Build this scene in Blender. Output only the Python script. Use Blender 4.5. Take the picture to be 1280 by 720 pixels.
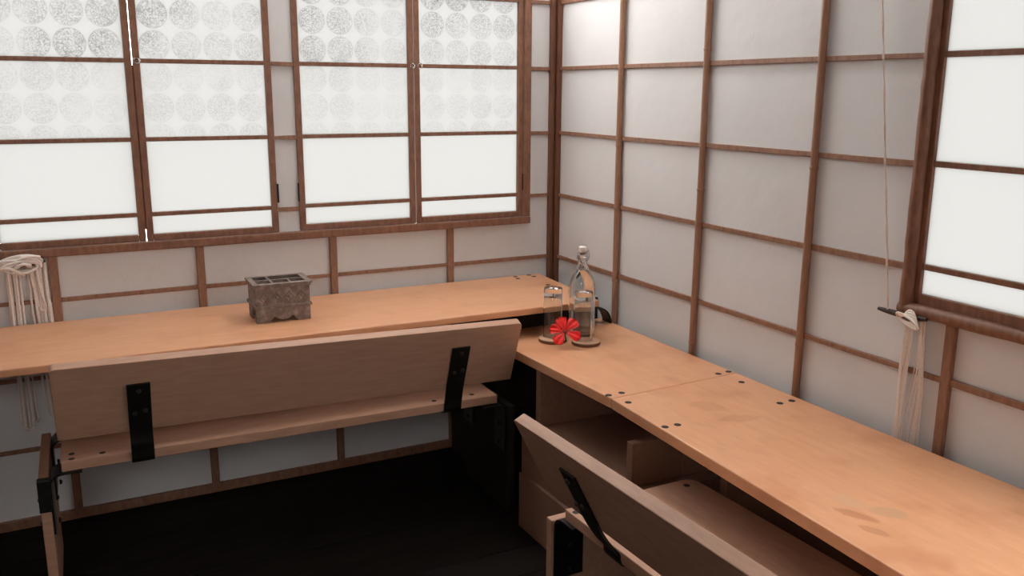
import bpy, bmesh, math, random
from mathutils import Vector, Matrix
random.seed(7)
sc = bpy.context.scene
for o in list(bpy.data.objects):
    bpy.data.objects.remove(o)
COL = sc.collection

# ------------------------------------------------------------------ camera
# survey units of the room are turned into metres: 1 unit = 1.2 m, floor at 0.268 units
S, ZF = 1.2, 0.268
def P(x, y, z): return Vector((S * x, S * y, S * (z - ZF)))
def L(a): return S * a
cam_d = bpy.data.cameras.new('camera')
cam = bpy.data.objects.new('camera', cam_d); COL.objects.link(cam)
yaw, pitch, roll = 0.4821, 0.2179, 0.0057
fw = Vector((math.sin(yaw) * math.cos(pitch), math.cos(yaw) * math.cos(pitch), -math.sin(pitch)))
rt = Vector((math.cos(yaw), -math.sin(yaw), 0)); up = rt.cross(fw)
r2 = rt * math.cos(roll) + up * math.sin(roll); u2 = up * math.cos(roll) - rt * math.sin(roll)
m = Matrix((r2, u2, -fw)).transposed().to_4x4(); m.translation = P(-1.6398, -2.8, 1.5358)
cam.matrix_world = m
cam_d.sensor_width = 36; cam_d.lens = 36 * 1115.5 / 1280; cam_d.clip_start = 0.02
sc.camera = cam

# ------------------------------------------------------------------ light: a bright overcast sky outside
SKY = 10.2
w = bpy.data.worlds.new('overcast_sky'); sc.world = w; w.use_nodes = True
bg = w.node_tree.nodes['Background']
bg.inputs[0].default_value = (1.0, 0.982, 0.955, 1); bg.inputs[1].default_value = SKY
sc.view_settings.view_transform = 'Standard'; sc.view_settings.look = 'None'
sc.view_settings.exposure = 0.0; sc.view_settings.gamma = 1.0
sc.view_settings.use_curve_mapping = False

# ------------------------------------------------------------------ materials
def mat(name):
    mt = bpy.data.materials.new(name); mt.use_nodes = True
    nt = mt.node_tree; return mt, nt, nt.nodes['Principled BSDF']
def node(nt, kind, **kw):
    n = nt.nodes.new(kind)
    for k, v in kw.items(): setattr(n, k, v)
    return n
def mth(nt, op, a, b=None, c=None):
    n = node(nt, 'ShaderNodeMath', operation=op)
    for i, s in enumerate((a, b, c)):
        if s is None: continue
        if isinstance(s, (int, float)): n.inputs[i].default_value = s
        else: nt.links.new(s, n.inputs[i])
    return n.outputs[0]
def ramp(nt, fac, stops):
    n = node(nt, 'ShaderNodeValToRGB'); nt.links.new(fac, n.inputs[0])
    e = n.color_ramp.elements
    while len(e) < len(stops): e.new(0.5)
    for i, (p, c) in enumerate(stops): e[i].position = p; e[i].color = (*c, 1)
    return n.outputs[0]
def noise(nt, vec, scale, detail=4, rough=.55):
    n = node(nt, 'ShaderNodeTexNoise'); n.inputs['Scale'].default_value = scale
    n.inputs['Detail'].default_value = detail; n.inputs['Roughness'].default_value = rough
    if vec is not None: nt.links.new(vec, n.inputs['Vector'])
    return n.outputs['Fac']
def coords(nt, stretch=(1, 1, 1), world=False):
    src = node(nt, 'ShaderNodeNewGeometry').outputs['Position'] if world else node(nt, 'ShaderNodeTexCoord').outputs['Object']
    mp = node(nt, 'ShaderNodeMapping'); mp.inputs['Scale'].default_value = stretch
    nt.links.new(src, mp.inputs['Vector']); return mp.outputs[0]
def bump(nt, bsdf, h, strength, dist=.002):
    b = node(nt, 'ShaderNodeBump'); b.inputs['Strength'].default_value = strength; b.inputs['Distance'].default_value = dist
    nt.links.new(h, b.inputs['Height']); nt.links.new(b.outputs[0], bsdf.inputs['Normal'])
def wood(name, dark, light, stretch, rough, scale=9, stains=0, spec=.4, marks=()):
    mt, nt, b = mat(name)
    g = noise(nt, coords(nt, stretch), scale, 6, .6)
    col = ramp(nt, g, [(.3, dark), (.7, light)])
    if stains:
        s = noise(nt, coords(nt, (1, 1, 1)), 5.5, 3, .5)
        f = mth(nt, 'MULTIPLY', mth(nt, 'GREATER_THAN', s, .62), stains)
        sm = node(nt, 'ShaderNodeMapRange'); nt.links.new(s, sm.inputs[0])
        sm.inputs[1].default_value = .52; sm.inputs[2].default_value = .68; sm.inputs[4].default_value = stains
        mx = node(nt, 'ShaderNodeMixRGB'); nt.links.new(sm.outputs[0], mx.inputs[0]); nt.links.new(col, mx.inputs[1])
        mx.inputs[2].default_value = (dark[0] * .78, dark[1] * .6, dark[2] * .5, 1); col = mx.outputs[0]
    for (sx, sy, ra, rb, ang, amt, tint) in marks:
        mp = node(nt, 'ShaderNodeMapping', vector_type='TEXTURE'); q = P(sx, sy, 0)
        mp.inputs['Location'].default_value = (q.x, q.y, 0); mp.inputs['Rotation'].default_value = (0, 0, ang); mp.inputs['Scale'].default_value = (L(ra), L(rb), 100)
        nt.links.new(node(nt, 'ShaderNodeNewGeometry').outputs['Position'], mp.inputs['Vector'])
        ln = node(nt, 'ShaderNodeVectorMath', operation='LENGTH'); nt.links.new(mp.outputs[0], ln.inputs[0])
        wob = mth(nt, 'ADD', ln.outputs['Value'], mth(nt, 'MULTIPLY', mth(nt, 'SUBTRACT', noise(nt, coords(nt, (1, 1, 1), True), 28, 3), .5), 1.1))
        mr = node(nt, 'ShaderNodeMapRange'); nt.links.new(wob, mr.inputs[0])
        mr.inputs[1].default_value = .75; mr.inputs[2].default_value = 1.05; mr.inputs[3].default_value = amt; mr.inputs[4].default_value = 0
        mx = node(nt, 'ShaderNodeMixRGB'); nt.links.new(mr.outputs[0], mx.inputs[0]); nt.links.new(col, mx.inputs[1]); mx.inputs[2].default_value = (*tint, 1); col = mx.outputs[0]
    nt.links.new(col, b.inputs['Base Color'])
    b.inputs['Roughness'].default_value = rough; b.inputs['Specular IOR Level'].default_value = spec
    bump(nt, b, g, .12)
    return mt
def plain(name, col, rough=.5, metal=0, spec=.4, var=.0, vs=30):
    mt, nt, b = mat(name)
    b.inputs['Roughness'].default_value = rough; b.inputs['Metallic'].default_value = metal
    b.inputs['Specular IOR Level'].default_value = spec
    g = noise(nt, coords(nt), vs, 4)
    nt.links.new(ramp(nt, g, [(.3, tuple(c * (1 - var) for c in col)), (.7, tuple(min(1, c * (1 + var)) for c in col))]), b.inputs['Base Color'])
    return mt
M = {}
M['desk'] = wood('desk_plywood', (.66, .325, .172), (.74, .385, .212), (1.2, 6, 6), .30, 7, .35, .5)
M['desk_y'] = wood('worktop_plywood', (.66, .325, .172), (.74, .385, .212), (6, 1.2, 6), .28, 7, .5, .5,
                   ((-.405, -1.78, .014, .045, .35, .55, (.42, .15, .06)), (-.425, -1.835, .011, .035, .3, .45, (.42, .16, .07)),
                    (-.345, -1.80, .022, .034, .9, .4, (.45, .30, .19)), (-.375, -1.735, .02, .03, .2, .4, (.62, .42, .28)),
                    (-.276, -1.21, .035, .05, .5, .35, (.48, .19, .08)), (-.262, -1.31, .022, .055, 1.2, .32, (.48, .18, .08))))
M['edge'] = wood('plywood_bench', (.42, .235, .155), (.52, .30, .20), (1.5, 9, 9), .5, 8)
M['edge_y'] = wood('plywood_bench_lengthwise', (.42, .235, .155), (.52, .30, .20), (9, 1.5, 9), .5, 8)
M['cab'] = wood('plywood_cabinet', (.24, .13, .09), (.31, .172, .12), (6, 1.5, 6), .5, 8)  # base colour lowered to suit the shade under the worktop
M['batten'] = wood('split_bamboo', (.20, .098, .060), (.32, .168, .105), (5, 5, 1.5), .5, 14)
M['bamboo'] = wood('bamboo_pole', (.25, .128, .078), (.36, .192, .12), (6, 6, 1.2), .42, 14)
M['sash'] = wood('window_timber', (.16, .072, .043), (.27, .128, .077), (6, 6, 2), .45, 12)
M['post'] = wood('dark_post', (.11, .045, .026), (.19, .08, .046), (6, 6, 1), .5, 12)
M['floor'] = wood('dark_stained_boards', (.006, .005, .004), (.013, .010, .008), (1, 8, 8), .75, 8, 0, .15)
M['ceiling'] = wood('ceiling_boards', (.17, .115, .08), (.23, .155, .11), (1, 6, 6), .6, 6)
M['steel'] = plain('black_steel', (.012, .011, .010), .38, .3, .5, .3)
M['dark'] = wood('shade_black_board', (.014, .011, .009), (.026, .020, .016), (4, 4, 1), .6, 8, 0, .2)  # near-black colour stands in for shade below the desk end
M['bolt'] = plain('bolt_steel', (.10, .085, .075), .35, .8)
M['hole'] = plain('dark_bolt_hole', (.018, .011, .008), .6)
M['rope'] = plain('cotton_rope', (.80, .72, .66), .85, 0, .1, .12, 300)
M['cord'] = plain('pale_nylon_cord', (.80, .71, .64), .7, 0, .2, .1, 300)
M['cleat'] = plain('dark_wood_cleat', (.05, .033, .026), .5, 0, .4, .3)
M['cork'] = wood('coaster_wood', (.50, .29, .18), (.62, .38, .25), (2, 8, 8), .55, 20)
M['corkedge'] = plain('coaster_rim', (.16, .075, .04), .6, 0, .3, .2)
M['stopper'] = plain('white_ceramic', (.80, .74, .70), .3)
M['seal'] = plain('rubber_seal', (.42, .30, .25), .6)
M['wire'] = plain('wire_steel', (.45, .40, .37), .3, .9)
M['petal'] = plain('red_petal', (.72, .022, .018), .5, 0, .3, .22, 60)
M['petalcore'] = plain('dark_red_throat', (.16, .006, .010), .6)
M['stamen'] = plain('stamen_red', (.62, .06, .03), .6)
M['leaf'] = plain('green_calyx', (.06, .12, .03), .6)

def clay():
    mt, nt, b = mat('aged_grey_clay')
    g = noise(nt, coords(nt), 38, 6, .65)
    nt.links.new(ramp(nt, g, [(.3, (.135, .098, .082)), (.52, (.23, .175, .15)), (.72, (.40, .325, .285))]), b.inputs['Base Color'])
    b.inputs['Roughness'].default_value = .8; b.inputs['Specular IOR Level'].default_value = .25
    bump(nt, b, g, .5, .003); return mt
M['clay'] = clay()

def paper(name, trans):
    """thin washi-like sheet: mostly reflects, lets a little daylight through"""
    mt, nt, b = mat(name); out = nt.nodes['Material Output']
    g = noise(nt, coords(nt, (1, 1, 1), True), 3.2, 5, .6)
    col = ramp(nt, g, [(.25, (.655, .648, .645)), (.75, (.695, .69, .688))])
    d = node(nt, 'ShaderNodeBsdfDiffuse'); t = node(nt, 'ShaderNodeBsdfTranslucent'); mx = node(nt, 'ShaderNodeMixShader')
    nt.links.new(col, d.inputs[0]); nt.links.new(col, t.inputs[0])
    fib = noise(nt, coords(nt, (40, 40, 9), True), 6, 3)
    cr = noise(nt, coords(nt, (1, 1, 1), True), 7, 2)
    h = mth(nt, 'ADD', mth(nt, 'MULTIPLY', fib, .15), cr)
    bp = node(nt, 'ShaderNodeBump'); bp.inputs['Strength'].default_value = .22; bp.inputs['Distance'].default_value = .02
    nt.links.new(h, bp.inputs['Height']); nt.links.new(bp.outputs[0], d.inputs['Normal'])
    mx.inputs[0].default_value = trans
    nt.links.new(d.outputs[0], mx.inputs[1]); nt.links.new(t.outputs[0], mx.inputs[2]); nt.links.new(mx.outputs[0], out.inputs[0])
    nt.nodes.remove(b); return mt
M['paper'] = paper('wall_paper_sheet', .015)

PITCH = L(.0873)
def pane_mat(name, strength, grain=.03):
    """frosted pane that scatters daylight; pressed circles with a wormy texture where strength > 0"""
    mt, nt, b = mat(name); out = nt.nodes['Material Output']
    tc = node(nt, 'ShaderNodeTexCoord').outputs['Object']
    geo = node(nt, 'ShaderNodeNewGeometry').outputs['Position']
    so = node(nt, 'ShaderNodeSeparateXYZ'); nt.links.new(tc, so.inputs[0])
    sg = node(nt, 'ShaderNodeSeparateXYZ'); nt.links.new(geo, sg.inputs[0])
    fine = noise(nt, geo, 420, 2)
    val = mth(nt, 'ADD', mth(nt, 'MULTIPLY', mth(nt, 'SUBTRACT', fine, .5), grain), 1.0)
    if strength > 0:
        a = mth(nt, 'SUBTRACT', mth(nt, 'FRACT', mth(nt, 'ADD', mth(nt, 'DIVIDE', so.outputs[0], PITCH), 20.0)), .5)
        z0 = S * (1.743 - ZF)
        c = mth(nt, 'SUBTRACT', mth(nt, 'FRACT', mth(nt, 'ADD', mth(nt, 'DIVIDE', mth(nt, 'SUBTRACT', sg.outputs[2], z0), PITCH), 20.5)), .5)
        r = mth(nt, 'SQRT', mth(nt, 'ADD', mth(nt, 'MULTIPLY', a, a), mth(nt, 'MULTIPLY', c, c)))
        inside = mth(nt, 'LESS_THAN', r, .462)
        ring = mth(nt, 'MULTIPLY', mth(nt, 'LESS_THAN', mth(nt, 'ABSOLUTE', mth(nt, 'SUBTRACT', r, .462)), .012), .5)
        wn = noise(nt, geo, 110, 2, .5)
        worm = mth(nt, 'LESS_THAN', mth(nt, 'ABSOLUTE', mth(nt, 'SUBTRACT', wn, .5)), .042)
        big = noise(nt, geo, 3.3, 2)
        fade = node(nt, 'ShaderNodeMapRange'); nt.links.new(big, fade.inputs[0])
        fade.inputs[1].default_value = .38; fade.inputs[2].default_value = .6; fade.inputs[3].default_value = .35; fade.inputs[4].default_value = 1.0
        k = mth(nt, 'MULTIPLY', mth(nt, 'MAXIMUM', mth(nt, 'MULTIPLY', inside, worm), ring), mth(nt, 'MULTIPLY', fade.outputs[0], strength))
        val = mth(nt, 'MULTIPLY', val, mth(nt, 'SUBTRACT', 1.0, k))
    T = PANE_T
    cc = node(nt, 'ShaderNodeCombineColor')
    for i, q in enumerate((T, T * 1.006, T * 1.0)): nt.links.new(mth(nt, 'MULTIPLY', val, q), cc.inputs[i])
    t = node(nt, 'ShaderNodeBsdfTranslucent'); nt.links.new(cc.outputs[0], t.inputs[0])
    d = node(nt, 'ShaderNodeBsdfDiffuse'); d.inputs[0].default_value = (.5, .5, .49, 1)
    ad = node(nt, 'ShaderNodeAddShader'); mx = node(nt, 'ShaderNodeMixShader'); mx.inputs[0].default_value = .15
    nt.links.new(t.outputs[0], mx.inputs[1]); nt.links.new(d.outputs[0], mx.inputs[2]); nt.links.new(mx.outputs[0], out.inputs[0])
    nt.nodes.remove(b); nt.nodes.remove(ad); return mt
PANE_T = .328
M['pane_a'] = pane_mat('frosted_pane_circles', .42)
M['pane_b'] = pane_mat('frosted_pane_faint_circles', .17)
M['pane_c'] = pane_mat('frosted_pane_plain', 0)

def glass(name, ior, col=(1, 1, 1)):
    mt, nt, b = mat(name); out = nt.nodes['Material Output']
    g = node(nt, 'ShaderNodeBsdfGlass'); g.inputs['IOR'].default_value = ior; g.inputs['Roughness'].default_value = 0
    g.inputs['Color'].default_value = (*col, 1); nt.links.new(g.outputs[0], out.inputs[0]); nt.nodes.remove(b); return mt
M['glass'] = glass('clear_glass', 1.47, (.985, .99, .985))
M['water'] = glass('water', 1.33)

# ------------------------------------------------------------------ mesh helpers (all in metres, world space)
class MB:
    def __init__(s): s.v = []; s.f = []
    def hexa(s, p):
        n = len(s.v); s.v += [Vector(q) for q in p]
        s.f += [tuple(n + i for i in q) for q in ((3, 2, 1, 0), (4, 5, 6, 7), (0, 1, 5, 4), (1, 2, 6, 5), (2, 3, 7, 6), (3, 0, 4, 7))]
        return s
    def box(s, x0, x1, y0, y1, z0, z1):
        return s.hexa([(x0, y0, z0), (x1, y0, z0), (x1, y1, z0), (x0, y1, z0), (x0, y0, z1), (x1, y0, z1), (x1, y1, z1), (x0, y1, z1)])
    def ubox(s, x0, x1, y0, y1, z0, z1):
        a = P(min(x0, x1), min(y0, y1), min(z0, z1)); b = P(max(x0, x1), max(y0, y1), max(z0, z1))
        return s.box(a.x, b.x, a.y, b.y, a.z, b.z)
    def prism(s, lo, hi):
        n = len(s.v); k = len(lo); s.v += [Vector(q) for q in lo] + [Vector(q) for q in hi]
        s.f.append(tuple(n + i for i in reversed(range(k)))); s.f.append(tuple(n + k + i for i in range(k)))
        for i in range(k):
            j = (i + 1) % k; s.f.append((n + i, n + j, n + k + j, n + k + i))
        return s
    def tube(s, pts, r, seg=8, closed=False):
        pts = [Vector(q) for q in pts]; k = len(pts); rs = r if isinstance(r, (list, tuple)) else [r] * k
        n0 = len(s.v); prev = None
        for i, q in enumerate(pts):
            a = pts[(i - 1) % k] if (closed or i > 0) else q; b = pts[(i + 1) % k] if (closed or i < k - 1) else q
            t = (b - a).normalized() if (b - a).length > 1e-9 else Vector((0, 0, 1))
            if prev is None: prev = t.orthogonal()
            e1 = (prev - t * prev.dot(t)); e1 = e1.normalized() if e1.length > 1e-6 else t.orthogonal().normalized()
            e2 = t.cross(e1); prev = e1
            for j in range(seg):
                an = 2 * math.pi * j / seg; s.v.append(q + (e1 * math.cos(an) + e2 * math.sin(an)) * rs[i])
        for i in range(k if closed else k - 1):
            for j in range(seg):
                a = n0 + i * seg; b = n0 + ((i + 1) % k) * seg; j2 = (j + 1) % seg
                s.f.append((a + j, a + j2, b + j2, b + j))
        if not closed:
            s.f.append(tuple(n0 + j for j in reversed(range(seg)))); s.f.append(tuple(n0 + (k - 1) * seg + j for j in range(seg)))
        return s
    def lathe(s, prof, c, seg=40):
        n0 = len(s.v); c = Vector(c); k = len(prof)
        for r, z in prof:
            for j in range(seg):
                an = 2 * math.pi * j / seg; s.v.append(c + Vector((r * math.cos(an), r * math.sin(an), z)))
        for i in range(k - 1):
            for j in range(seg):
                j2 = (j + 1) % seg; a = n0 + i * seg; b = a + seg
                s.f.append((a + j, a + j2, b + j2, b + j))
        s.f.append(tuple(n0 + j for j in reversed(range(seg)))); s.f.append(tuple(n0 + (k - 1) * seg + j for j in range(seg)))
        return s
    def build(s, name, mt, parent=None, bevel=0, bseg=2, smooth=False, origin=None, solid=True):
        bm = bmesh.new(); vs = [bm.verts.new(q) for q in s.v]
        for f in s.f:
            try: bm.faces.new([vs[i] for i in f])
            except ValueError: pass
        bmesh.ops.remove_doubles(bm, verts=bm.verts, dist=1e-6)
        if solid: bmesh.ops.recalc_face_normals(bm, faces=bm.faces)
        if bevel: bmesh.ops.bevel(bm, geom=list(bm.edges), offset=bevel, segments=bseg, affect='EDGES', profile=.5)
        lo = Vector((min(v.co.x for v in bm.verts), min(v.co.y for v in bm.verts), min(v.co.z for v in bm.verts)))
        hi = Vector((max(v.co.x for v in bm.verts), max(v.co.y for v in bm.verts), max(v.co.z for v in bm.verts)))
        c = Vector(origin) if origin is not None else (lo + hi) / 2
        for v in bm.verts: v.co -= c
        me = bpy.data.meshes.new(name); bm.to_mesh(me); bm.free(); me.materials.append(mt)
        if smooth:
            me.polygons.foreach_set('use_smooth', [True] * len(me.polygons)); me.set_sharp_from_angle(angle=math.radians(40))
        return link(name, me, c, parent)
WL = {}
def link(name, me, loc, parent=None):
    o = bpy.data.objects.new(name, me); COL.objects.link(o); WL[o.name] = Vector(loc)
    o.location = loc
    if parent is not None:
        o.parent = parent; o.location = Vector(loc) - WL[parent.name]
    return o
def empty(name, loc): 
    o = link(name, None, loc); o.empty_display_size = .1; return o
def tag(o, label, cat, group=None):
    o['label'] = label; o['category'] = cat
    if group: o['group'] = group
    return o
def struct(o, label=None, cat=None):
    o['kind'] = 'structure'
    if label: o['label'] = label
    if cat: o['category'] = cat
    return o
CACHE = {}
def shared_box(name, a, b, mt, parent, bevel=0):
    """box between two points (metres); alike pieces share mesh data"""
    a = Vector(a); b = Vector(b); lo = Vector(map(min, a, b)); hi = Vector(map(max, a, b)); d = hi - lo; c = (lo + hi) / 2
    key = (name, mt.name, tuple(round(q, 4) for q in d))
    if key in CACHE: return link(name, CACHE[key], c, parent)
    mb = MB(); mb.box(lo.x, hi.x, lo.y, hi.y, lo.z, hi.z); o = mb.build(name, mt, parent, bevel, 1); CACHE[key] = o.data; return o

# ------------------------------------------------------------------ the room shell
XW, YF, ZC = -3.1, -3.45, 2.45          # far sides of the room (survey units)
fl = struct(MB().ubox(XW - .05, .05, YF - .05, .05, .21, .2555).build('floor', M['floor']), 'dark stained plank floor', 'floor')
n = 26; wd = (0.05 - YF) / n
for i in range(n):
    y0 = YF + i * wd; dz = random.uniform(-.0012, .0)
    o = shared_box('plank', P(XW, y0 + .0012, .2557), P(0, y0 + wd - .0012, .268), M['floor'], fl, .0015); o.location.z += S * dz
CE = MB()                               # open strip along both windowed walls is added, out of view, to brighten the room
CE.ubox(XW - .05, -.34, YF - .05, -.37, ZC, ZC + .05).ubox(-.34, .05, YF - .05, -1.5, ZC, ZC + .05)
CE.ubox(XW - .05, -2.2, -.37, .05, ZC, ZC + .05).ubox(-2.2, .05, -.18, .05, ZC, ZC + .05).ubox(-.14, .05, -1.5, -.18, ZC, ZC + .05)
struct(CE.build('ceiling', M['ceiling']), 'boarded ceiling with an added light strip along the walls', 'ceiling')

ROWS = [.288, .509, .722, .945, 1.169, 1.390, 1.611, 1.832, 2.05, 2.27, ZC]
SILL = 1.085
def pt(side, t, d, z):      # d = depth into the room from the wall plane
    return P(t, -d, z) if side == 'back' else P(-d, t, z)
def panel(side, par, t0, t1, z0, z1):
    shared_box('paper_panel', pt(side, t0, -.004, z0), pt(side, t1, 0, z1), M['paper'], par)
def hbatten(side, par, t0, t1, z, h=.012, d=.008):
    # slightly tapered, hand-split strip
    a, b = sorted((t0, t1)); j = [random.uniform(-.0012, .0012) for _ in range(4)]
    lo = [pt(side, a, 0, z - h / 2 + j[0]), pt(side, b, 0, z - h / 2 + j[1]), pt(side, b, d, z - h / 2 + j[1]), pt(side, a, d, z - h / 2 + j[0])]
    hi = [pt(side, a, 0, z + h / 2 + j[2]), pt(side, b, 0, z + h / 2 + j[3]), pt(side, b, d, z + h / 2 + j[3]), pt(side, a, d, z + h / 2 + j[2])]
    MB().prism(lo, hi).build('horizontal_batten', M['batten'], par, .0012, 1)
def vflat(side, par, t, z0, z1, wdt=.023, d=.014):
    MB().hexa([pt(side, t - wdt / 2, 0, z0), pt(side, t + wdt / 2, 0, z0), pt(side, t + wdt / 2, d, z0), pt(side, t - wdt / 2, d, z0),
               pt(side, t - wdt / 2, 0, z1), pt(side, t + wdt / 2, 0, z1), pt(side, t + wdt / 2, d, z1), pt(side, t - wdt / 2, d, z1)]).build('vertical_batten', M['batten'], par, .002, 1)
def pole(name, side, par, t, z0, z1, r=.0098, d=.011, mt='bamboo', nodes=.42, wob=.0022):
    pts = []; rs = []; z = z0; ph = random.uniform(0, 6); nz = z0 + random.uniform(.1, nodes)
    N = 28
    for i in range(N + 1):
        z = z0 + (z1 - z0) * i / N
        pts.append(pt(side, t + wob * math.sin(ph + z * 3.1), d, z)); rs.append(L(r * (1 + .04 * math.sin(ph * 2 + z * 7))))
    mb = MB(); mb.tube(pts, rs, 10)
    while nz < z1 - .02:       # swollen joints of the cane
        q = pt(side, t + wob * math.sin(ph + nz * 3.1), d, nz)
        mb.tube([q + Vector((0, 0, -.008)), q + Vector((0, 0, -.002)), q + Vector((0, 0, .002)), q + Vector((0, 0, .008))], [L(r * .9), L(r * 1.13), L(r * 1.13), L(r * .9)], 10)
        nz += nodes * random.uniform(.8, 1.15)
    return mb.build(name, M[mt], par, smooth=True)

# --- back wall
wb = struct(MB().ubox(XW, .0, -.012, .006, .275, .301).ubox(XW, 0, -.02, .03, 2.41, ZC).ubox(XW, 0, -.0, .03, .255, .2755).build('wall_back', M['batten'], bevel=.002), 'papered timber wall with two pairs of frosted windows', 'wall')
BC = [0, -.42, -.833, -1.245, -1.642, -2.054, -2.466, -2.878, XW]
for i in range(len(BC) - 1):
    for z0, z1 in ((.288, .509), (.509, .722), (.722, .945), (.945, SILL)):
        panel('back', wb, BC[i], BC[i + 1], z0, z1)
    for z in (.509, .722, .945): hbatten('back', wb, BC[i] - .0115, BC[i + 1] + .0115, z)
UP = [SILL, 1.169, 1.390, 1.611, 1.832, 2.05, 2.27, 2.43]
for t0, t1 in ((0, -.126), (-.935, -1.002), (-1.785, XW)):
    for j in range(4 if t0 == -.935 else 7): panel('back', wb, t0, t1, UP[j], UP[j + 1])
    for z in UP[1:4] if t0 == -.935 else UP[1:-1]: hbatten('back', wb, t0, t1, z)
for t in BC[1:-1]: vflat('back', wb, t, .301, SILL - .012 if t > -1.82 else 2.41)

# --- right wall
wr = struct(MB().ubox(-.012, .006, YF, 0, .275, .301).ubox(-.02, .03, YF, 0, 2.41, ZC).ubox(0, .03, YF, 0, .255, .2755).build('wall_right', M['batten'], bevel=.002), 'papered wall gridded with bamboo battens', 'wall')
RC = [0, -.417, -.823, -1.234, -1.642, -2.054, -2.466, -2.878, -3.29, YF]
for i in range(len(RC) - 1):
    for j in range(10):
        t0, t1 = RC[i], RC[i + 1]; z0, z1 = ROWS[j], ROWS[j + 1]
        if i >= 3 and z1 > SILL and z0 < 2.05 and i <= 5:
            if z0 < SILL: panel('right', wr, t0, t1, z0, SILL)
            if i == 3 and z0 >= 1.169 - .01: panel('right', wr, t0, -1.53, z0, z1)
            elif i == 3: panel('right', wr, t0, -1.53, SILL, z1)
            if i == 5 and z0 >= 1.169 - .01: panel('right', wr, -2.35, t1, z0, z1)
            elif i == 5: panel('right', wr, -2.35, t1, SILL, z1)
        else: panel('right', wr, t0, t1, z0, z1)
    for z in ROWS[1:-1]:
        a, b = RC[i] - .006, RC[i + 1] + .006
        if SILL < z < 2.05 and 3 <= i <= 5:
            if i == 3: hbatten('right', wr, a, -1.517, z, .013)
            if i == 5: hbatten('right', wr, -2.36, b, z, .013)
        else: hbatten('right', wr, a, b, z, .013)
for t in RC[1:-1]:
    if t in (-1.642, -2.054): vflat('right', wr, t, .301, SILL - .012, .022, .014)
    else: pole('vertical_batten', 'right', wr, t, .301, 2.41, .0098)

# --- the two walls behind the camera, the front one with an added, unseen opening for more daylight
def holed_wall(name, side, lo, hi, holes, label):
    mb = MB(); zs = (holes[0][2], holes[0][3]) if holes else (1, 1)
    def add(a, b, z0, z1):
        if side == 'left': mb.ubox(XW - .03, XW, a, b, z0, z1)
        else: mb.ubox(a, b, YF - .03, YF, z0, z1)
    if not holes: add(lo, hi, .268, ZC)
    else:
        add(lo, hi, .268, zs[0]); add(lo, hi, zs[1], ZC); c = lo
        for a, b, _, _ in sorted(holes): add(c, a, zs[0], zs[1]); c = b
        add(c, hi, zs[0], zs[1])
    return struct(mb.build(name, M['post'] if side == 'left' else M['paper']), label, 'wall')
holed_wall('wall_left', 'left', YF, 0, [], 'dark timber side wall')
holed_wall('wall_front', 'front', XW, 0, [(-3.05, -2.2, 1.75, 2.25)], 'papered wall behind the viewpoint with an added light opening')

# --- trims: corner post, sills, jambs
t1 = struct(MB().ubox(-.034, -.019, -.021, 0, .27, ZC).build('trim_1', M['post'], bevel=.0025), 'dark corner post of two timbers', 'post')
MB().ubox(-.017, 0, -.036, -.0215, .27, ZC).build('corner_strip', M['post'], t1, .0025)
MB().ubox(-.0185, 0, -.0145, 0, .27, ZC).build('corner_core', M['post'], t1)
def cane(name, a, b, r, mt='sash', par=None, squash=1):
    a = Vector(a); b = Vector(b); N = 40; pts = [a.lerp(b, i / N) for i in range(N + 1)]
    rs = [r * (1 + .05 * math.sin(i * .9) + (.10 if i % 13 == 6 else 0)) for i in range(N + 1)]
    return MB().tube(pts, rs, 10).build(name, M[mt], par, smooth=True)
t2 = struct(MB().ubox(-1.82, -.112, -.022, .012, 1.072, 1.0965).build('trim_2', M['sash'], bevel=.004), 'reddish timber sill under the back windows', 'window sill')
t3 = struct(MB().ubox(-.139, -.112, -.018, .014, 1.0975, 2.41).build('trim_3', M['sash'], bevel=.003), 'reddish timber jamb beside the corner', 'window frame')
panel('back', wb, -1.10, -1.82, 1.868, 2.43)
panel('back', wb, -.139, -1.10, 2.24, 2.43)  # gap left below this panel is an added, unseen opening for more daylight
panel('back', wb, -.935, -1.002, 1.832, 1.868)
t9 = struct(MB().ubox(-1.82, -1.7855, -.018, .014, 1.0975, 1.8455).build('trim_9', M['sash'], bevel=.003), 'reddish timber jamb beside the rope cleat', 'window frame')
t4 = struct(MB().ubox(-1.82, -.112, -.018, .014, 1.8465, 1.868).build('trim_4', M['sash'], bevel=.003), 'timber head over the back windows', 'window frame')
t5 = struct(cane('trim_5', pt('right', -1.53, .012, 1.075), pt('right', -1.53, .012, 2.07), L(.0145)), 'round bamboo jamb of the side window', 'window frame')
t6 = struct(cane('trim_6', pt('right', -1.517, .012, 1.081), pt('right', -2.37, .012, 1.081), L(.0145)), 'round bamboo sill of the side window', 'window sill')
t7 = struct(MB().ubox(-.022, .012, -2.38, -1.5, 2.071, 2.095).build('trim_7', M['sash'], bevel=.003), 'timber head over the side window', 'window frame')

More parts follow.
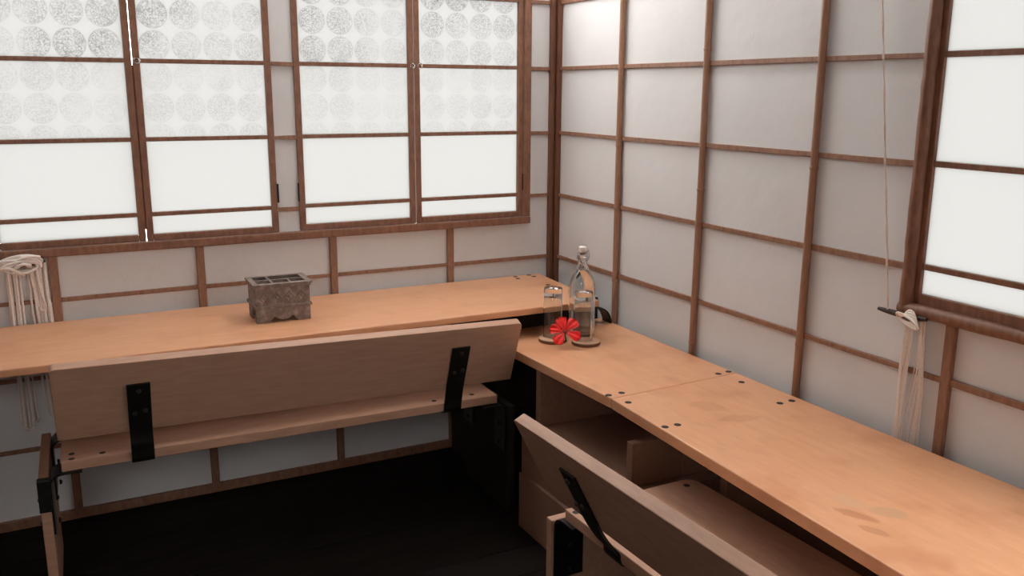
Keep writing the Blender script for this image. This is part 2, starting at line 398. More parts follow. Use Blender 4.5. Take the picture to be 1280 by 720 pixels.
# --- casement windows
def window(name, side, t0, t1, d0, d1, label, knob=None, hinge=None, circles=True, glazed=True, stile=.019):
    lo, hi = sorted((t0, t1)); zb, zt = 1.0972 if side == 'back' else 1.090, 1.8455 if side == 'back' else 2.069
    w_ = struct(empty(name, pt(side, (lo + hi) / 2, 0, zb)), label, 'window')
    def bar(nm, a, b, z0, z1, e0=d0, e1=d1, bev=.0025):
        c0 = pt(side, a, e0, z0); c1 = pt(side, b, e1, z1)
        mb = MB(); mb.box(min(c0.x, c1.x), max(c0.x, c1.x), min(c0.y, c1.y), max(c0.y, c1.y), c0.z, c1.z); return mb.build(nm, M['sash'], w_, bev)
    bar('stile', lo, lo + stile, zb, zt); bar('stile', hi - stile, hi, zb, zt)
    zp = 1.1165
    bar('bottom_rail', lo + stile, hi - stile, zb, zp); bar('top_rail', lo + stile, hi - stile, zt - .018, zt)
    e = [zp] + [1.175, 1.392, 1.612] + ([] if side == 'back' else [1.832]) + [zt - .018]
    for z in e[1:-1]: bar('glazing_bar', lo + stile, hi - stile, z - .006, z + .006, d0 + .003, d1 - .002, .0015)
    for i in range(len(e) - 1):
        z0 = e[i] + (.006 if i else 0); z1 = e[i + 1] - (.006 if i < len(e) - 2 else 0)
        mt = M['pane_c'] if (i < 2 or not circles) else M['pane_b'] if i == 2 else M['pane_a']
        shared_box('pane', pt(side, lo + stile, -.001, z0), pt(side, hi - stile, -.003, z1), mt, w_)
    if knob is not None:
        q = pt(side, knob, d1 + .001, 1.612)
        nrm = Vector((0, -1, 0)) if side == 'back' else Vector((-1, 0, 0))
        mb = MB(); mb.tube([q + nrm * k for k in (0, .004, .008, .013, .018, .021)], [.004, .0045, .0095, .0115, .0095, .004], 14)
        mb.build('knob', M['glass'], w_, smooth=True)
    if hinge is not None:
        for z in (1.22,):
            c0 = pt(side, hinge, d1 + .0005, z); mb = MB()
            mb.tube([c0 + Vector((0, 0, k)) for k in (-.035, .035)], .0035, 8); mb.build('hinge', M['steel'], w_, smooth=True)
    return w_
window('window_1', 'back', -1.784, -1.3914, -.008, .008, 'frosted casement with pressed circles above the rope cleat', hinge=-1.782)
window('window_2', 'back', -1.389, -1.0035, -.006, .010, 'frosted casement with one glass knob beside the narrow grey wall strip', knob=-1.379, hinge=-1.0015)
tb = struct(MB().ubox(-1.402, -1.380, .010, .016, 1.13, 1.60).build('trim_8', M['sash'], bevel=.001), 'thin bead added to block light between two casements', 'window frame')  # added strip that hides the bright gap between the sashes
window('window_3', 'back', -.935, -.5440, -.008, .008, 'frosted casement between the narrow grey strip and the corner-side casement', knob=-.552, hinge=-.9365)
window('window_4', 'back', -.5420, -.1405, -.006, .010, 'frosted casement nearest the corner post', knob=-.528, hinge=-.1395)
window('window_5', 'right', -1.5400, -1.9485, -.008, .008, 'plain frosted side window with bamboo jamb', circles=False, stile=.016)  # rest of the side opening left unglazed, added out of view for daylight

# ------------------------------------------------------------------ desks
def discs(par, holes, ztop, r=.0085):
    for x, y in holes:
        c = P(x, y, ztop); MB().lathe([(L(r), -.002), (L(r), .0006), (L(r * .8), .0010)], c, 16).build('bolt_hole', M['hole'], par, smooth=False)
# high desk along the back wall
ZL = .886
d1 = tag(empty('wall_desk', P(-1.3, -.25, .268)), 'long plywood wall desk under the frosted back windows', 'desk')
MB().prism([P(-2.75, -.02, ZL - .0205), P(-2.75, -.452, ZL - .0205), P(-.113, -.482, ZL - .0205), P(-.075, -.022, ZL - .0205)][::-1],
           [P(-2.75, -.02, ZL), P(-2.75, -.452, ZL), P(-.113, -.482, ZL), P(-.075, -.022, ZL)][::-1]).build('desk_top', M['desk'], d1, .0035)
discs(d1, [(-.182, -.040), (-.189, -.072), (-.125, -.036), (-.121, -.066), (-.145, -.209), (-2.6, -.05)], ZL)
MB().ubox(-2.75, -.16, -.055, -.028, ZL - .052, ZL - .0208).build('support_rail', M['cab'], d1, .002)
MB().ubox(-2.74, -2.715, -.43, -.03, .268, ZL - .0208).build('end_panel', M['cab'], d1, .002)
MB().ubox(-.432, -.410, -.345, -.03, .2682, ZL - .0208).build('end_panel', M['dark'], d1, .002)  # panel coloured near black, the under-desk shade is in its colour
MB().ubox(-.432, -.045, -.371, -.352, .2682, ZL - .0208).build('end_panel', M['dark'], d1, .002)  # dark board added to blacken the shaded gap under the desk end
def strap(path, wdir, wid, th):
    """flat steel band: path points (Vector), wdir = unit width direction"""
    mb = MB(); k = len(path); rows = []
    for i, q in enumerate(path):
        a = path[max(i - 1, 0)]; b = path[min(i + 1, k - 1)]; t = (b - a).normalized(); nn = wdir.cross(t).normalized()
        rows.append([q - wdir * wid / 2, q + wdir * wid / 2, q + wdir * wid / 2 + nn * th, q - wdir * wid / 2 + nn * th])
    n0 = 0
    for r in rows: mb.v += r
    for i in range(k - 1):
        for j in range(4):
            a = i * 4; b = a + 4; mb.f.append((a + j, a + (j + 1) % 4, b + (j + 1) % 4, b + j))
    mb.f.append((3, 2, 1, 0)); mb.f.append(tuple((k - 1) * 4 + j for j in range(4)))
    return mb
def arc(pts, n=6):
    """smooth polyline through points (Catmull-Rom)"""
    out = []; q = [pts[0]] + list(pts) + [pts[-1]]
    for i in range(1, len(q) - 2):
        for k in range(n):
            t = k / n; a, b, c, d = q[i - 1], q[i], q[i + 1], q[i + 2]
            out.append(.5 * ((2 * b) + (-a + c) * t + (2 * a - 5 * b + 4 * c - d) * t * t + (-a + 3 * b - 3 * c + d) * t * t * t))
    out.append(pts[-1]); return out
strap(arc([P(-.30, -.43, .860), P(-.15, -.43, .860), P(-.095, -.43, .856), P(-.062, -.43, .838), P(-.047, -.43, .812), P(-.044, -.43, .7965)]), Vector((0, 1, 0)), L(.05), L(.005)).build('steel_strap', M['steel'], d1, smooth=False)

# low worktop along the right wall: two boards butted together
ZR = .795
wa = tag(empty('worktop', P(-.25, -.7, .268)), 'plywood worktop board with bottle and glasses on it', 'worktop')
TH = .027
def slab(par, poly, mt):
    MB().prism([P(x, y, ZR - TH) for x, y in poly], [P(x, y, ZR) for x, y in poly]).build('board', M[mt], par, .003)
slab(wa, [(-.034, -.375), (-.478, -.375), (-.4515, -1.0615), (-.034, -1.0415)], 'desk_y')
discs(wa, [(-.444, -1.038), (-.405, -1.038), (-.084, -1.026), (-.047, -1.024)], ZR)
wc = tag(empty('worktop', P(-.25, -1.9, .268)), 'long stained plywood worktop board under the bamboo-framed side window', 'worktop')
slab(wc, [(-.034, -1.0425), (-.4515, -1.0625), (-.56, -3.0), (-.034, -3.0)], 'desk_y')
discs(wc, [(-.431, -1.104), (-.450, -1.276), (-.416, -1.278), (-.076, -1.108), (-.103, -1.275), (-.064, -1.275)], ZR)
for y in (-1.30, -2.95):
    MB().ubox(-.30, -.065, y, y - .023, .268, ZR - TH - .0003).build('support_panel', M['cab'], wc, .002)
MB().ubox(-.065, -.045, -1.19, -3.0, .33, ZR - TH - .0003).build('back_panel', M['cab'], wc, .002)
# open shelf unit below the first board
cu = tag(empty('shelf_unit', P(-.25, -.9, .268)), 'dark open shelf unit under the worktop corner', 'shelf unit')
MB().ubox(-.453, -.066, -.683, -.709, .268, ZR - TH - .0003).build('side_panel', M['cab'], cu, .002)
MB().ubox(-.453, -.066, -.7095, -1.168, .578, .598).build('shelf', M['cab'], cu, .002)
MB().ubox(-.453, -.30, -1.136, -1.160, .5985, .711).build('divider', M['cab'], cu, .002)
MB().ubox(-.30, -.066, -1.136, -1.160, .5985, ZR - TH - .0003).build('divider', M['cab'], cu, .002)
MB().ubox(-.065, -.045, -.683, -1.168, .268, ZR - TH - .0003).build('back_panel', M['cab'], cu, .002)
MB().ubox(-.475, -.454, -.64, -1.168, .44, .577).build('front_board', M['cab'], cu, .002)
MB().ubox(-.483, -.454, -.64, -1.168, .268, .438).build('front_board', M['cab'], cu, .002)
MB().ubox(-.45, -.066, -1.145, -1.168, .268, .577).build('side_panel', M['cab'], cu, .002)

# ------------------------------------------------------------------ benches
def bench(label, org, adir, rdir, length, back, overhang, mts, legcap):
    """org: rear corner of the seat (survey units, floor plan); adir along the seat, rdir towards its back"""
    ax = Vector((*adir, 0)).normalized(); rx = Vector((*rdir, 0)).normalized(); o0 = Vector((*org, 0))
    def Q(s, d, z): q = o0 + ax * s + rx * d; return P(q.x, q.y, z)
    e = tag(empty('bench', Q(length / 2, -.17, .268)), label, 'bench', 'plywood benches with leaning backrests')
    ZS, T = .65, .026
    def board(nm, s0, s1, d0, d1, z0, z1, mt, bev=.003):
        return MB().hexa([Q(s0, d0, z0), Q(s1, d0, z0), Q(s1, d1, z0), Q(s0, d1, z0), Q(s0, d0, z1), Q(s1, d0, z1), Q(s1, d1, z1), Q(s0, d1, z1)]).build(nm, mt, e, bev)
    # seat with rounded front corners
    r = .03; pl = [(0, 0), (length, 0)]
    for k in range(5): a = math.pi / 2 * k / 4; pl.append((length - r + r * math.cos(a), -.35 + r - r * math.sin(a)))
    for k in range(5): a = math.pi / 2 * k / 4; pl.append((r - r * math.sin(a), -.35 + r - r * math.cos(a)))
    MB().prism([Q(s, d, ZS - T) for s, d in pl], [Q(s, d, ZS) for s, d in pl]).build('seat', mts[0], e, .0025)
    for s, d in ((.024, -.046), (.024, -.012), (.093, -.022), (length - .19, -.03), (length - .068, -.035), (.035, -.19), (length - .03, -.19), (.03, -.31), (length - .03, -.31)):
        MB().lathe([(L(.0075), -.002), (L(.0075), .0006), (L(.006), .001)], Q(s, d, ZS), 14).build('bolt_hole', M['hole'], e)
    # backrest: leaning board, rounded upper corners
    s0, s1 = -overhang[0], length + overhang[1]
    (dt0, zt0, db0, zb0), (dt1, zt1, db1, zb1) = back
    def B(s, h, off):     # h 0 bottom .. 1 top on rear face, off = towards the front
        t = (s - s0) / (s1 - s0)
        dt = dt0 + (dt1 - dt0) * t; zt = zt0 + (zt1 - zt0) * t; db = db0 + (db1 - db0) * t; zb = zb0 + (zb1 - zb0) * t
        v = Vector((dt - db, zt - zb)); nrm = Vector((-v.y, v.x)).normalized()
        return Q(s, db + v.x * h + nrm.x * off, zb + v.y * h + nrm.y * off)
    out = []; rr = .012
    def corner(sc_, hc, a0):
        for k in range(5):
            a = a0 + math.pi / 2 * k / 4; out.append((sc_ + rr * math.cos(a), hc + rr * 4.6 * math.sin(a)))
    corner(s1 - rr, 1 - rr * 4.6, 0); corner(s0 + rr, 1 - rr * 4.6, math.pi / 2); out += [(s0, 0), (s1, 0)]
    MB().prism([B(s, h, 0) for s, h in out], [B(s, h, .025) for s, h in out]).build('backrest', mts[0], e, .002)
    # bent steel straps joining backrest and seat
    for sm in (.185, length - .146):
        path = [B(sm, .70, -.0055), B(sm, .35, -.0055), B(sm, .02, -.0055)]
        dbm = (db0 + db1) / 2
        path += [Q(sm, max(.016, dbm * .6), .668), Q(sm, .009, .645), Q(sm, .007, .632), Q(sm, -.004, .6185), Q(sm, -.03, .6165), Q(sm, -.12, .6165)]
        st = strap(arc(path, 5), ax, L(.053), L(.0048)).build('steel_strap', M['steel'], e)
        nrm = (B(sm, .5, -1) - B(sm, .5, 0)).normalized()
        for ds, h in ((.0, .62), (-.012, .30), (.012, .33)):
            c = B(sm + ds, h, -.0108); mb = MB(); mb.tube([c - nrm * .003, c + nrm * .002, c + nrm * .004], [.0065, .0065, .0035], 10)
            mb.build('bolt', M['bolt'], st, smooth=True)
    # panel legs standing just outside the seat ends, tied to it by steel angles
    for sgn, se in ((-1, 0), (1, length)):
        a0, a1 = (se - .053, se - .030) if sgn < 0 else (se + .030, se + .053)
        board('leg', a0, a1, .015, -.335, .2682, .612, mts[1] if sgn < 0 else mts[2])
        if legcap and sgn < 0:
            board('leg_cap', a0 - .002, a1 + .002, .0195, -.004, .535, .6165, M['steel'], .0015)
        si = se - .030 if sgn < 0 else se + .030
        for dc in (-.028, -.27):
            pth = [Q(si - sgn * .005, dc, .47), Q(si - sgn * .005, dc, .585), Q(si - sgn * .010, dc, .610), Q(si - sgn * .03, dc, .6195), Q(si - sgn * .075, dc, .6195)]
            st = strap(arc(pth, 5), rx, L(.075), L(.0045)).build('angle_strap', M['steel'], e)
            for z in (.49, .55):
                c = Q(a0 if sgn < 0 else a1, dc, z); dv = ax * sgn
                MB().tube([c - dv * .001, c + dv * .005, c + dv * .008], [.008, .008, .004], 10).build('bolt', M['steel'], st, smooth=True)
                c = Q(si - sgn * .011, dc, z); MB().tube([c, c - dv * .005, c - dv * .008], [.008, .008, .004], 10).build('bolt', M['steel'], st, smooth=True)
    return e
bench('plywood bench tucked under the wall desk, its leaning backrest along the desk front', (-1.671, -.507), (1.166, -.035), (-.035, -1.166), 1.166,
      ((.092, .909, .010, .708), (.098, .891, .022, .701)), (.001, .033), (M['edge'], M['edge'], M['dark']), True)  # right leg takes the near-black colour in place of shade
bench('plywood bench drawn up to the low worktop, its leaning backrest parallel to the papered wall', (-.707, -1.272), (.02, -1.166), (-1.166, -.02), 1.166,
      ((.140, .887, .047, .706), (.140, .887, .047, .706)), (-.015, .033), (M['edge_y'], M['edge_y'], M['edge_y']), False)

# ------------------------------------------------------------------ clay box with compartments
def clay_box():
    a = math.radians(-1.0); c0 = P(-1.068, -.246, ZL); W2, D2, H = L(.0765), L(.0575), L(.113)
    e = tag(empty('clay_box', c0), 'weathered grey clay box with five compartments and scalloped feet on the desk', 'box')
    R = Matrix.Rotation(a, 3, 'Z')
    def T(x, y, z): return c0 + R @ Vector((x, y, z))
    def bx(mb, x0, x1, y0, y1, z0, z1): mb.hexa([T(x0, y0, z0), T(x1, y0, z0), T(x1, y1, z0), T(x0, y1, z0), T(x0, y0, z1), T(x1, y0, z1), T(x1, y1, z1), T(x0, y1, z1)])
    zb, zm, t = H * .36, H * .884, .008
    mb = MB()
    bx(mb, -W2, W2, -D2, -D2 + t, zb, zm); bx(mb, -W2, W2, D2 - t, D2, zb, zm)
    bx(mb, -W2, -W2 + t, -D2 + t, D2 - t, zb, zm); bx(mb, W2 - t, W2, -D2 + t, D2 - t, zb, zm)
    bx(mb, -W2 + t, W2 - t, -D2 + t, D2 - t, zb, zb + .012)
    body = mb.build('body', M['clay'], e, .001, 1)
    # moulded ornament on the front: low ovals and diamonds
    for k in range(4):
        cx = -W2 * .69 + k * W2 * .46; zc = (zb + zm) / 2 + .002; rx_, rz_ = .0165, .0185
        dm = [T(cx + rx_ * q[0], -D2 - .0006, zc + rz_ * q[1]) for q in ((1, 0), (.42, .42), (0, 1), (-.42, .42), (-1, 0), (-.42, -.42), (0, -1), (.42, -.42))]
        MB().tube(dm, .0026, 6, True).build('ornament', M['clay'], body, smooth=True)
        MB().tube([T(cx, -D2 - .0028, zc), T(cx, -D2 + .002, zc)], [.003, .0065], 10).build('ornament', M['clay'], body, smooth=True)
    # lip frame and dividers: back row two openings, front row three
    mb = MB(); z0, z1 = H * .955, H; o = .0085; fr = .011
    bx(mb, -W2 - o, W2 + o, -D2 - o, -D2 + fr, z0, z1); bx(mb, -W2 - o, W2 + o, D2 - fr, D2 + o, z0, z1)
    bx(mb, -W2 - o, -W2 + fr, -D2 + fr, D2 - fr, z0, z1); bx(mb, W2 - fr, W2 + o, -D2 + fr, D2 - fr, z0, z1)
    mb.build('lip', M['clay'], e, .0018)
    mb = MB(); o = .0045
    for (x0, x1, y0, y1) in ((-W2 - o, W2 + o, -D2 - o, -D2 + t), (-W2 - o, W2 + o, D2 - t, D2 + o), (-W2 - o, -W2 + t, -D2 + t, D2 - t), (W2 - t, W2 + o, -D2 + t, D2 - t)):
        bx(mb, x0, x1, y0, y1, H * .885, H * .954)
    mb.build('lip_moulding', M['clay'], e, .002)
    def div(x0, x1, y0, y1):
        mb = MB(); bx(mb, x0, x1, y0, y1, zb + .012, H - .0008); mb.build('divider', M['clay'], e, .001, 1)
    div(-W2 + t + .0005, W2 - t - .0005, .000, .008)
    for x in (-W2 * .33, W2 * .33): div(x - .0045, x + .0045, -D2 + t + .0005, -.0005)
    div(-W2 * .33 - .0045, -W2 * .33 + .0045, .0085, D2 - t - .0005)
    o = .006
    # belt is a ring around the body
    mb2 = MB()
    for (x0, x1, y0, y1) in ((-W2 - o, W2 + o, -D2 - o, -D2 + .001), (-W2 - o, W2 + o, D2 - .001, D2 + o), (-W2 - o, -W2 + .001, -D2, D2), (W2 - .001, W2 + o, -D2, D2)):
        bx(mb2, x0, x1, y0, y1, H * .365, H * .445)
    mb2.build('belt', M['clay'], e, .0028)
    # skirt: long sides scalloped between corner feet, short sides with a slot
    hs = H * .36
    def outline():
        pts = [(-W2, hs), (-W2, 0), (-W2 * .52, 0), (-W2 * .36, .020)]
        for k in range(9):
            q = -1 + 2 * k / 8; pts.append((q * W2 * .30, .006 + .012 * q * q))
        pts += [(W2 * .36, .020), (W2 * .52, 0), (W2, 0), (W2, hs)]
        return pts
    ol = outline()
    for y0, y1 in ((-D2, -D2 + t), (D2 - t, D2)):
        MB().prism([T(x, y0, z) for x, z in ol], [T(x, y1, z) for x, z in ol]).build('skirt', M['clay'], e)
    for x0, x1 in ((-W2, -W2 + t), (W2 - t, W2)):
        so = [(-D2 + t, hs), (-D2 + t, 0), (-D2 * .62, 0), (-D2 * .62, hs * .78), (D2 * .2, hs * .78), (D2 * .2, 0), (D2 - t, 0), (D2 - t, hs)]
        MB().prism([T(x0, y, z) for y, z in so], [T(x1, y, z) for y, z in so]).build('skirt', M['clay'], e)
clay_box()

# ------------------------------------------------------------------ bottle, glasses, coasters, flower
def bottle():
    c = P(-.2115, -.5325, ZR) + Vector((0, 0, .0004)); H = .334; R = L(.0415)
    e = tag(empty('water_bottle', c), 'clear swing-top glass bottle with white stopper behind two glasses', 'bottle')
    sh = [(R * .84, 0), (R * .97, .004), (R, .012), (R, .165), (R * .985, .185), (R * .93, .203), (R * .82, .221), (R * .66, .237), (R * .50, .250), (R * .385, .262), (R * .34, .274), (R * .33, .290), (R * .40, .292), (R * .40, .302), (R * .33, .304), (R * .33, .314)]
    t = .0036
    inn = [(r - t, z) for r, z in sh[2:]][::-1] + [(R - t - .004, .010), (R * .5, .013), (.001, .016)]
    inn[0] = (R * .33 - t, .314)
    MB().lathe([(.001, .003)] + sh + inn, c, 48).build('glass_body', M['glass'], e, smooth=True)
    wprof = [(.001, .0165), (R * .5, .0135), (R - t - .0045, .0105)] + [(r - t - .0002, z) for r, z in sh[2:9]] + [(.001, sh[8][1])]
    MB().lathe(wprof, c, 48).build('water', M['water'], e, smooth=True)
    MB().lathe([(.002, .3145), (R * .29, .3145), (R * .31, .319), (R * .30, .333), (R * .2, .336), (.002, .336)], c, 24).build('stopper', M['stopper'], e, smooth=True)
    MB().lathe([(.002, .306), (R * .22, .306), (R * .22, .3144), (.002, .3144)], c, 20).build('seal', M['seal'], e, smooth=True)
    mb = MB(); r = R * .42
    mb.tube([c + Vector((r * math.cos(a), r * math.sin(a), .288)) for a in [2 * math.pi * k / 20 for k in range(20)]], .0011, 6, True)
    for sg in (-1, 1):
        d = Vector((.85, -.53, 0)) * sg
        mb.tube([c + d * r + Vector((0, 0, .288)), c + d * (r + .004) + Vector((0, 0, .300)), c + d * (r + .001) + Vector((0, 0, .318)), c + d * (r * .5) + Vector((0, 0, .338)), c + Vector((0, 0, .339))], .0011, 6)
    f = Vector((-.53, -.85, 0))
    mb.tube([c + Vector((.85, -.53, 0)) * r + Vector((0, 0, .288)), c + f * (r + .004) + Vector((.006, -.004, .276)), c + f * (r + .004) + Vector((-.006, .004, .276)), c - Vector((.85, -.53, 0)) * r + Vector((0, 0, .288))], .0011, 6)
    mb.build('wire_bail', M['wire'], e, smooth=True)
bottle()
def tumbler(x, y, h, label):
    c = P(x, y, ZR + .0101) + Vector((0, 0, .0003)); R = L(.0292); H = L(h); b = .026
    e = tag(empty('drinking_glass', c), label, 'glass', 'upturned glasses on coasters')
    prof = [(R - .0022, 0), (R, .001), (R * .985, H * .5), (R * .97, H - .006), (R * .93, H - .001), (.001, H), ]
    inner = [(.001, H - b), (R * .80, H - b), (R * .90, H - b - .006), (R * .965 - .0022, H * .5), (R - .0026, .0005)]
    mb = MB(); mb.lathe((inner[::-1] + prof[::-1][::1])[:0] or [(R - .0026, .0002), (R, .0002)] + prof[2:] , c, 40)
    # closed wall: outside up, over the thick base, back down the inside
    mb = MB(); n = 40; pr = [(R - .0024, 0), (R, 0), (R * .985, H * .5), (R * .97, H - .006), (R * .93, H - .001), (.0008, H)]
    pi_ = [(R - .0024, 0), (R * .985 - .0024, H * .5), (R * .93, H - b - .008), (R * .84, H - b - .001), (.0008, H - b)]
    def ring(prof):
        k0 = len(mb.v)
        for r, z in prof:
            for j in range(n):
                a = 2 * math.pi * j / n; mb.v.append(c + Vector((r * math.cos(a), r * math.sin(a), z)))
        for i in range(len(prof) - 1):
            for j in range(n):
                a = k0 + i * n; j2 = (j + 1) % n; mb.f.append((a + j, a + j2, a + n + j2, a + n + j))
        mb.f.append(tuple(k0 + (len(prof) - 1) * n + j for j in range(n)))
    ring(pr); ring(pi_)
    mb.build('glass_wall', M['glass'], e, smooth=True)
tumbler(-.2495, -.604, .148, 'upturned clear tumbler covering the bottle front, on the side of the papered wall')
tumbler(-.3135, -.533, .152, 'upturned clear tumbler beside the bottle, closest to the bench backrest')
def coaster(x, y, label):
    c = P(x, y, ZR) + Vector((0, 0, .0003)); R = L(.043); h = L(.0098)
    e = tag(empty('coaster', c), label, 'coaster', 'round wooden coasters')
    MB().lathe([(R * .96, 0), (R, .002), (R, h - .002), (R * .97, h - .0006)], c, 40).build('rim', M['corkedge'], e, smooth=True)
    MB().lathe([(R * .965, h - .003), (R * .965, h - .0003), (R * .955, h)], c, 40).build('disc', M['cork'], e, smooth=True)
coaster(-.2475, -.6185, 'round wooden coaster under the tumbler that stands before the bottle')
coaster(-.3215, -.5475, 'round wooden coaster under the tumbler closest to the bench backrest')
def flower():
    base = P(-.3265, -.628, ZR)
    ctr = base + Vector((0, 0, .0600))
    e = tag(empty('hibiscus_flower', base), 'red hibiscus blossom leaning on the coasters', 'flower')
    vd = (cam.matrix_world.translation - ctr).normalized()
    nrm = (vd * .8 + Vector((0, 0, .35))).normalized()     # blossom faces up and out over the worktop
    ex = Vector((0, 0, 1)).cross(nrm).normalized(); ey = nrm.cross(ex)
    for ang, ln, wd_ in ((110, .055, .043), (48, .057, .046), (170, .053, .040), (236, .055, .042), (336, .057, .042)):
        a = math.radians(ang); d = ex * math.cos(a) + ey * math.sin(a); s = nrm.cross(d)
        NU, NV = 9, 8; V = []
        for i in range(NU + 1):
            u = i / NU; half = wd_ * .5 * (.10 + .90 * math.sin(min(1, u * 1.05) * math.pi * .55) ** 1.35) * (1 if u < .8 else math.sqrt(max(.05, 1 - ((u - .8) / .21) ** 2)))
            for j in range(NV + 1):
                v = -1 + 2 * j / NV
                ruf = .0035 * u * math.sin(v * 7 + ang) + .004 * u * u * abs(v)
                lift = .010 * math.sin(u * 2.2) - .006 * u * u + ruf
                V.append(ctr + d * (.003 + ln * u * (1 - .05 * v * v)) + s * half * v + nrm * (lift - .004))
        mb = MB(); th = nrm * .0007; mb.v = V + [q - th for q in V]; m_ = len(V)
        for i in range(NU):
            for j in range(NV):
                q = i * (NV + 1) + j; f = (q, q + 1, q + NV + 2, q + NV + 1); mb.f.append(f); mb.f.append(tuple(m_ + k for k in reversed(f)))
        edge = [j for j in range(NV + 1)] + [(i + 1) * (NV + 1) + NV for i in range(NU)] + [NU * (NV + 1) + j for j in range(NV - 1, -1, -1)] + [i * (NV + 1) for i in range(NU - 1, 0, -1)]
        for k in range(len(edge)):
            a_, b_ = edge[k], edge[(k + 1) % len(edge)]; mb.f.append((a_, b_, m_ + b_, m_ + a_))
        mb.build('petal', M['petal'], e, smooth=True)
    MB().tube([ctr - nrm * .006, ctr - nrm * .001, ctr + nrm * .003], [.003, .0085, .005], 12).build('throat', M['petalcore'], e, smooth=True)
    sd = (nrm + ey * -.25 + ex * .1).normalized()
    st = MB().tube([ctr + sd * k for k in (.003, .010, .018, .024)], [.0013, .0012, .0012, .0010], 8).build('stamen', M['stamen'], e, smooth=True)
    mb = MB()
    for k in range(9):
        a = k * 2.4; q = ctr + sd * (.013 + .0012 * k) + (ex * math.cos(a) + ey * math.sin(a)) * .0028
        mb.tube([q - sd * .0009, q, q + sd * .0009], [.0004, .0010, .0004], 6)
    mb.build('anthers', M['stamen'], st, smooth=True)
    back = ctr - nrm * .005
    MB().tube([back, back - nrm * .006 - Vector((0, 0, .002)), back - nrm * .012 - Vector((0, 0, .008)), Vector((back.x + .012, back.y + .010, base.z + .018))], [.0045, .004, .003, .0022], 10).build('calyx', M['leaf'], e, smooth=True)
flower()

# ------------------------------------------------------------------ cleats and blind cords
def cleat(side, t0, t1, z, dz, label):
    e = tag(empty('cord_cleat', pt(side, (t0 + t1) / 2, 0, z)), label, 'cleat', 'dark wooden cord cleats')
    N = 14; pts = []; rs = []
    for i in range(N + 1):
        q = i / N; k = abs(q - .5) * 2
        pts.append(pt(side, t0 + (t1 - t0) * q, .022 + .006 * k * k, z + dz * (q - .5) + .004 * k * k)); rs.append(L(.0065 * (1 - .45 * k ** 3)))
    MB().tube(pts, rs, 10).build('horns', M['cleat'], e, smooth=True)
    c = pt(side, (t0 + t1) / 2, .010, z)
    h = L(.0062); g = L(.010); mb = MB()
    hx, hy = (h, g) if side == 'back' else (g, h)
    mb.box(c.x - hx, c.x + hx, c.y - hy, c.y + hy, c.z - .006, c.z + .006); mb.build('foot', M['cleat'], e, .002)
    return e
# left: thick hank of cotton rope over the cleat below the back window
cleat('back', -1.785, -1.660, 1.058, .004, 'dark wooden cleat under the back window sill holding the thick rope hank')
hk = tag(empty('rope_hank', P(-1.715, -.02, .6)), 'thick hank of pale cotton rope hung from the cleat under the back window', 'rope')
rr = random.Random(3)
def strand(x_a, x_b, zb, y, r, nm, fan=0, side='back'):
    """one long loop: down, round the bottom, up again"""
    pts = []; n_ = 14; top = 1.062
    for i in range(n_ + 1):
        q = i / n_; pts.append(pt(side, x_a + fan * q * q, y + .002 * math.sin(q * 5), top + (zb - top) * q))
    w_ = (x_b - x_a) / 2; cx = (x_a + x_b) / 2 + fan
    for k in range(1, 8):
        a = math.pi * k / 8; pts.append(pt(side, cx - w_ * math.cos(a), y + .003, zb - abs(w_) * 1.2 * math.sin(a)))
    for i in range(n_, -1, -1):
        q = i / n_; pts.append(pt(side, x_b + fan * q * q, y + .005, top + (zb - top) * q))
    return MB().tube(pts, L(r), 7).build(nm, M['rope'], hk, smooth=True)
for k in range(10):
    xa = -1.744 + k * .0072 + rr.uniform(-.002, .002) + (.008 if k >= 4 else -.005); wl = rr.uniform(.008, .014) * (-1 if k < 4 else 1) * .7
    strand(xa, xa + wl * (1 + .5 * (k % 3)), .585 + rr.uniform(-.015, .05) if k != 5 else .93, .0065 + .0032 * (k % 3), .0035, 'rope_loop', -.006 + .0042 * k)
for k in range(5):    # turns round the horns
    pts = []; N = 26; w_ = .050 + .004 * rr.random(); hh = .016 + .006 * rr.random()
    for i in range(N):
        a = 2 * math.pi * i / N
        pts.append(pt('back', -1.722 + .004 * rr.random() * 0 + w_ * math.cos(a) * (.82 if k % 2 else 1), .042 + .004 * math.sin(a + k) + .003 * k, 1.060 + hh * math.sin(a) * (1 if k % 2 else math.cos(a * .5 + .3)) - .003 * k + .006))
    MB().tube(pts, L(.0042), 7, True).build('rope_turn', M['rope'], hk, smooth=True)
for k in range(4):    # slack turns crossing over the hank
    pts = []; N = 16
    for i in range(N + 1):
        q = i / N; pts.append(pt('back', -1.775 + .030 * (k % 2) + (.085 - .012 * k) * q, .046 + .010 * math.sin(math.pi * q) + .0025 * k, 1.072 - .010 * k + (.018 if k % 2 else -.022) * q + .012 * math.sin(math.pi * q)))
    MB().tube(pts, L(.0040), 7).build('rope_turn', M['rope'], hk, smooth=True)
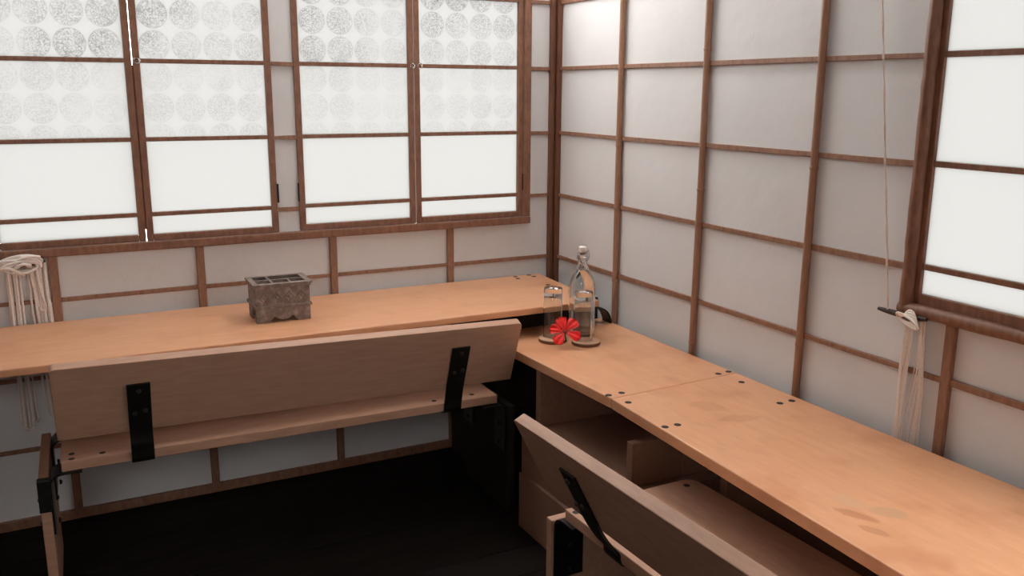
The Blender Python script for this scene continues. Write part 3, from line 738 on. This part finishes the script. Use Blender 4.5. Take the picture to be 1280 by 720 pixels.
# right: thin nylon cord led down from the ceiling
cleat('right', -1.472, -1.596, 1.066, .002, 'slim dark wooden cleat below the side window jamb')
ck = tag(empty('blind_cord', pt('right', -1.53, .02, .8)), 'thin pale blind cord led down the papered wall to a cleat, ends hanging in loops', 'cord')
a_, b_ = pt('right', -1.300, .018, ZC - .005), pt('right', -1.497, .028, 1.072)
for j in range(2):
    pts = []; N = 60
    for i in range(N + 1):
        q = i / N; c = a_.lerp(b_, q); an = q * 60 + j * math.pi
        pts.append(c + Vector((math.cos(an), math.sin(an), 0)) * .0016)
    MB().tube(pts, .0017, 6).build('drop_cord', M['cord'], ck, smooth=True)
def cstrand(ya, yb, yba, ybb, zb, d, r=.0017):
    pts = []; n_ = 12
    for i in range(n_ + 1):
        q = i / n_; pts.append(pt('right', ya + (yba - ya) * q + .004 * math.sin(q * 6 + ya * 90), d, 1.064 + (zb - 1.064) * q))
    for k in range(1, 6):
        an = math.pi * k / 6; pts.append(pt('right', yba + (ybb - yba) * (1 - math.cos(an)) / 2, d, zb - .012 * math.sin(an)))
    for i in range(n_, -1, -1):
        q = i / n_; pts.append(pt('right', yb + (ybb - yb) * q + .003 * math.sin(q * 5 + yb * 70), d + .002, 1.064 + (zb - 1.064) * q))
    MB().tube(pts, L(r), 6).build('cord_loop', M['cord'], ck, smooth=True)
for k in range(4):
    cstrand(-1.536 - .004 * k, -1.545 - .004 * k, -1.524 - .006 * k, -1.538 - .006 * k, .772 + .009 * (k % 3), .010 + .0034 * (k % 4))
for k in range(4):
    cstrand(-1.572 - .005 * k, -1.582 - .004 * k, -1.552 - .013 * k, -1.570 - .011 * k, .770 + .010 * (k % 3), .012 + .0034 * (k % 4))
for k in range(6):
    pts = []; N = 24; w_ = .018 + .016 * (k / 5)
    for i in range(N):
        a = 2 * math.pi * i / N
        pts.append(pt('right', -1.555 - w_ * math.cos(a), .028 + .010 * math.sin(a + 1) + .0015 * k, 1.066 + .016 * math.sin(a) + .008 * math.cos(a * 1 + k * .5) - .0012 * k))
    MB().tube(pts, L(.0028), 6, True).build('cord_turn', M['cord'], ck, smooth=True)
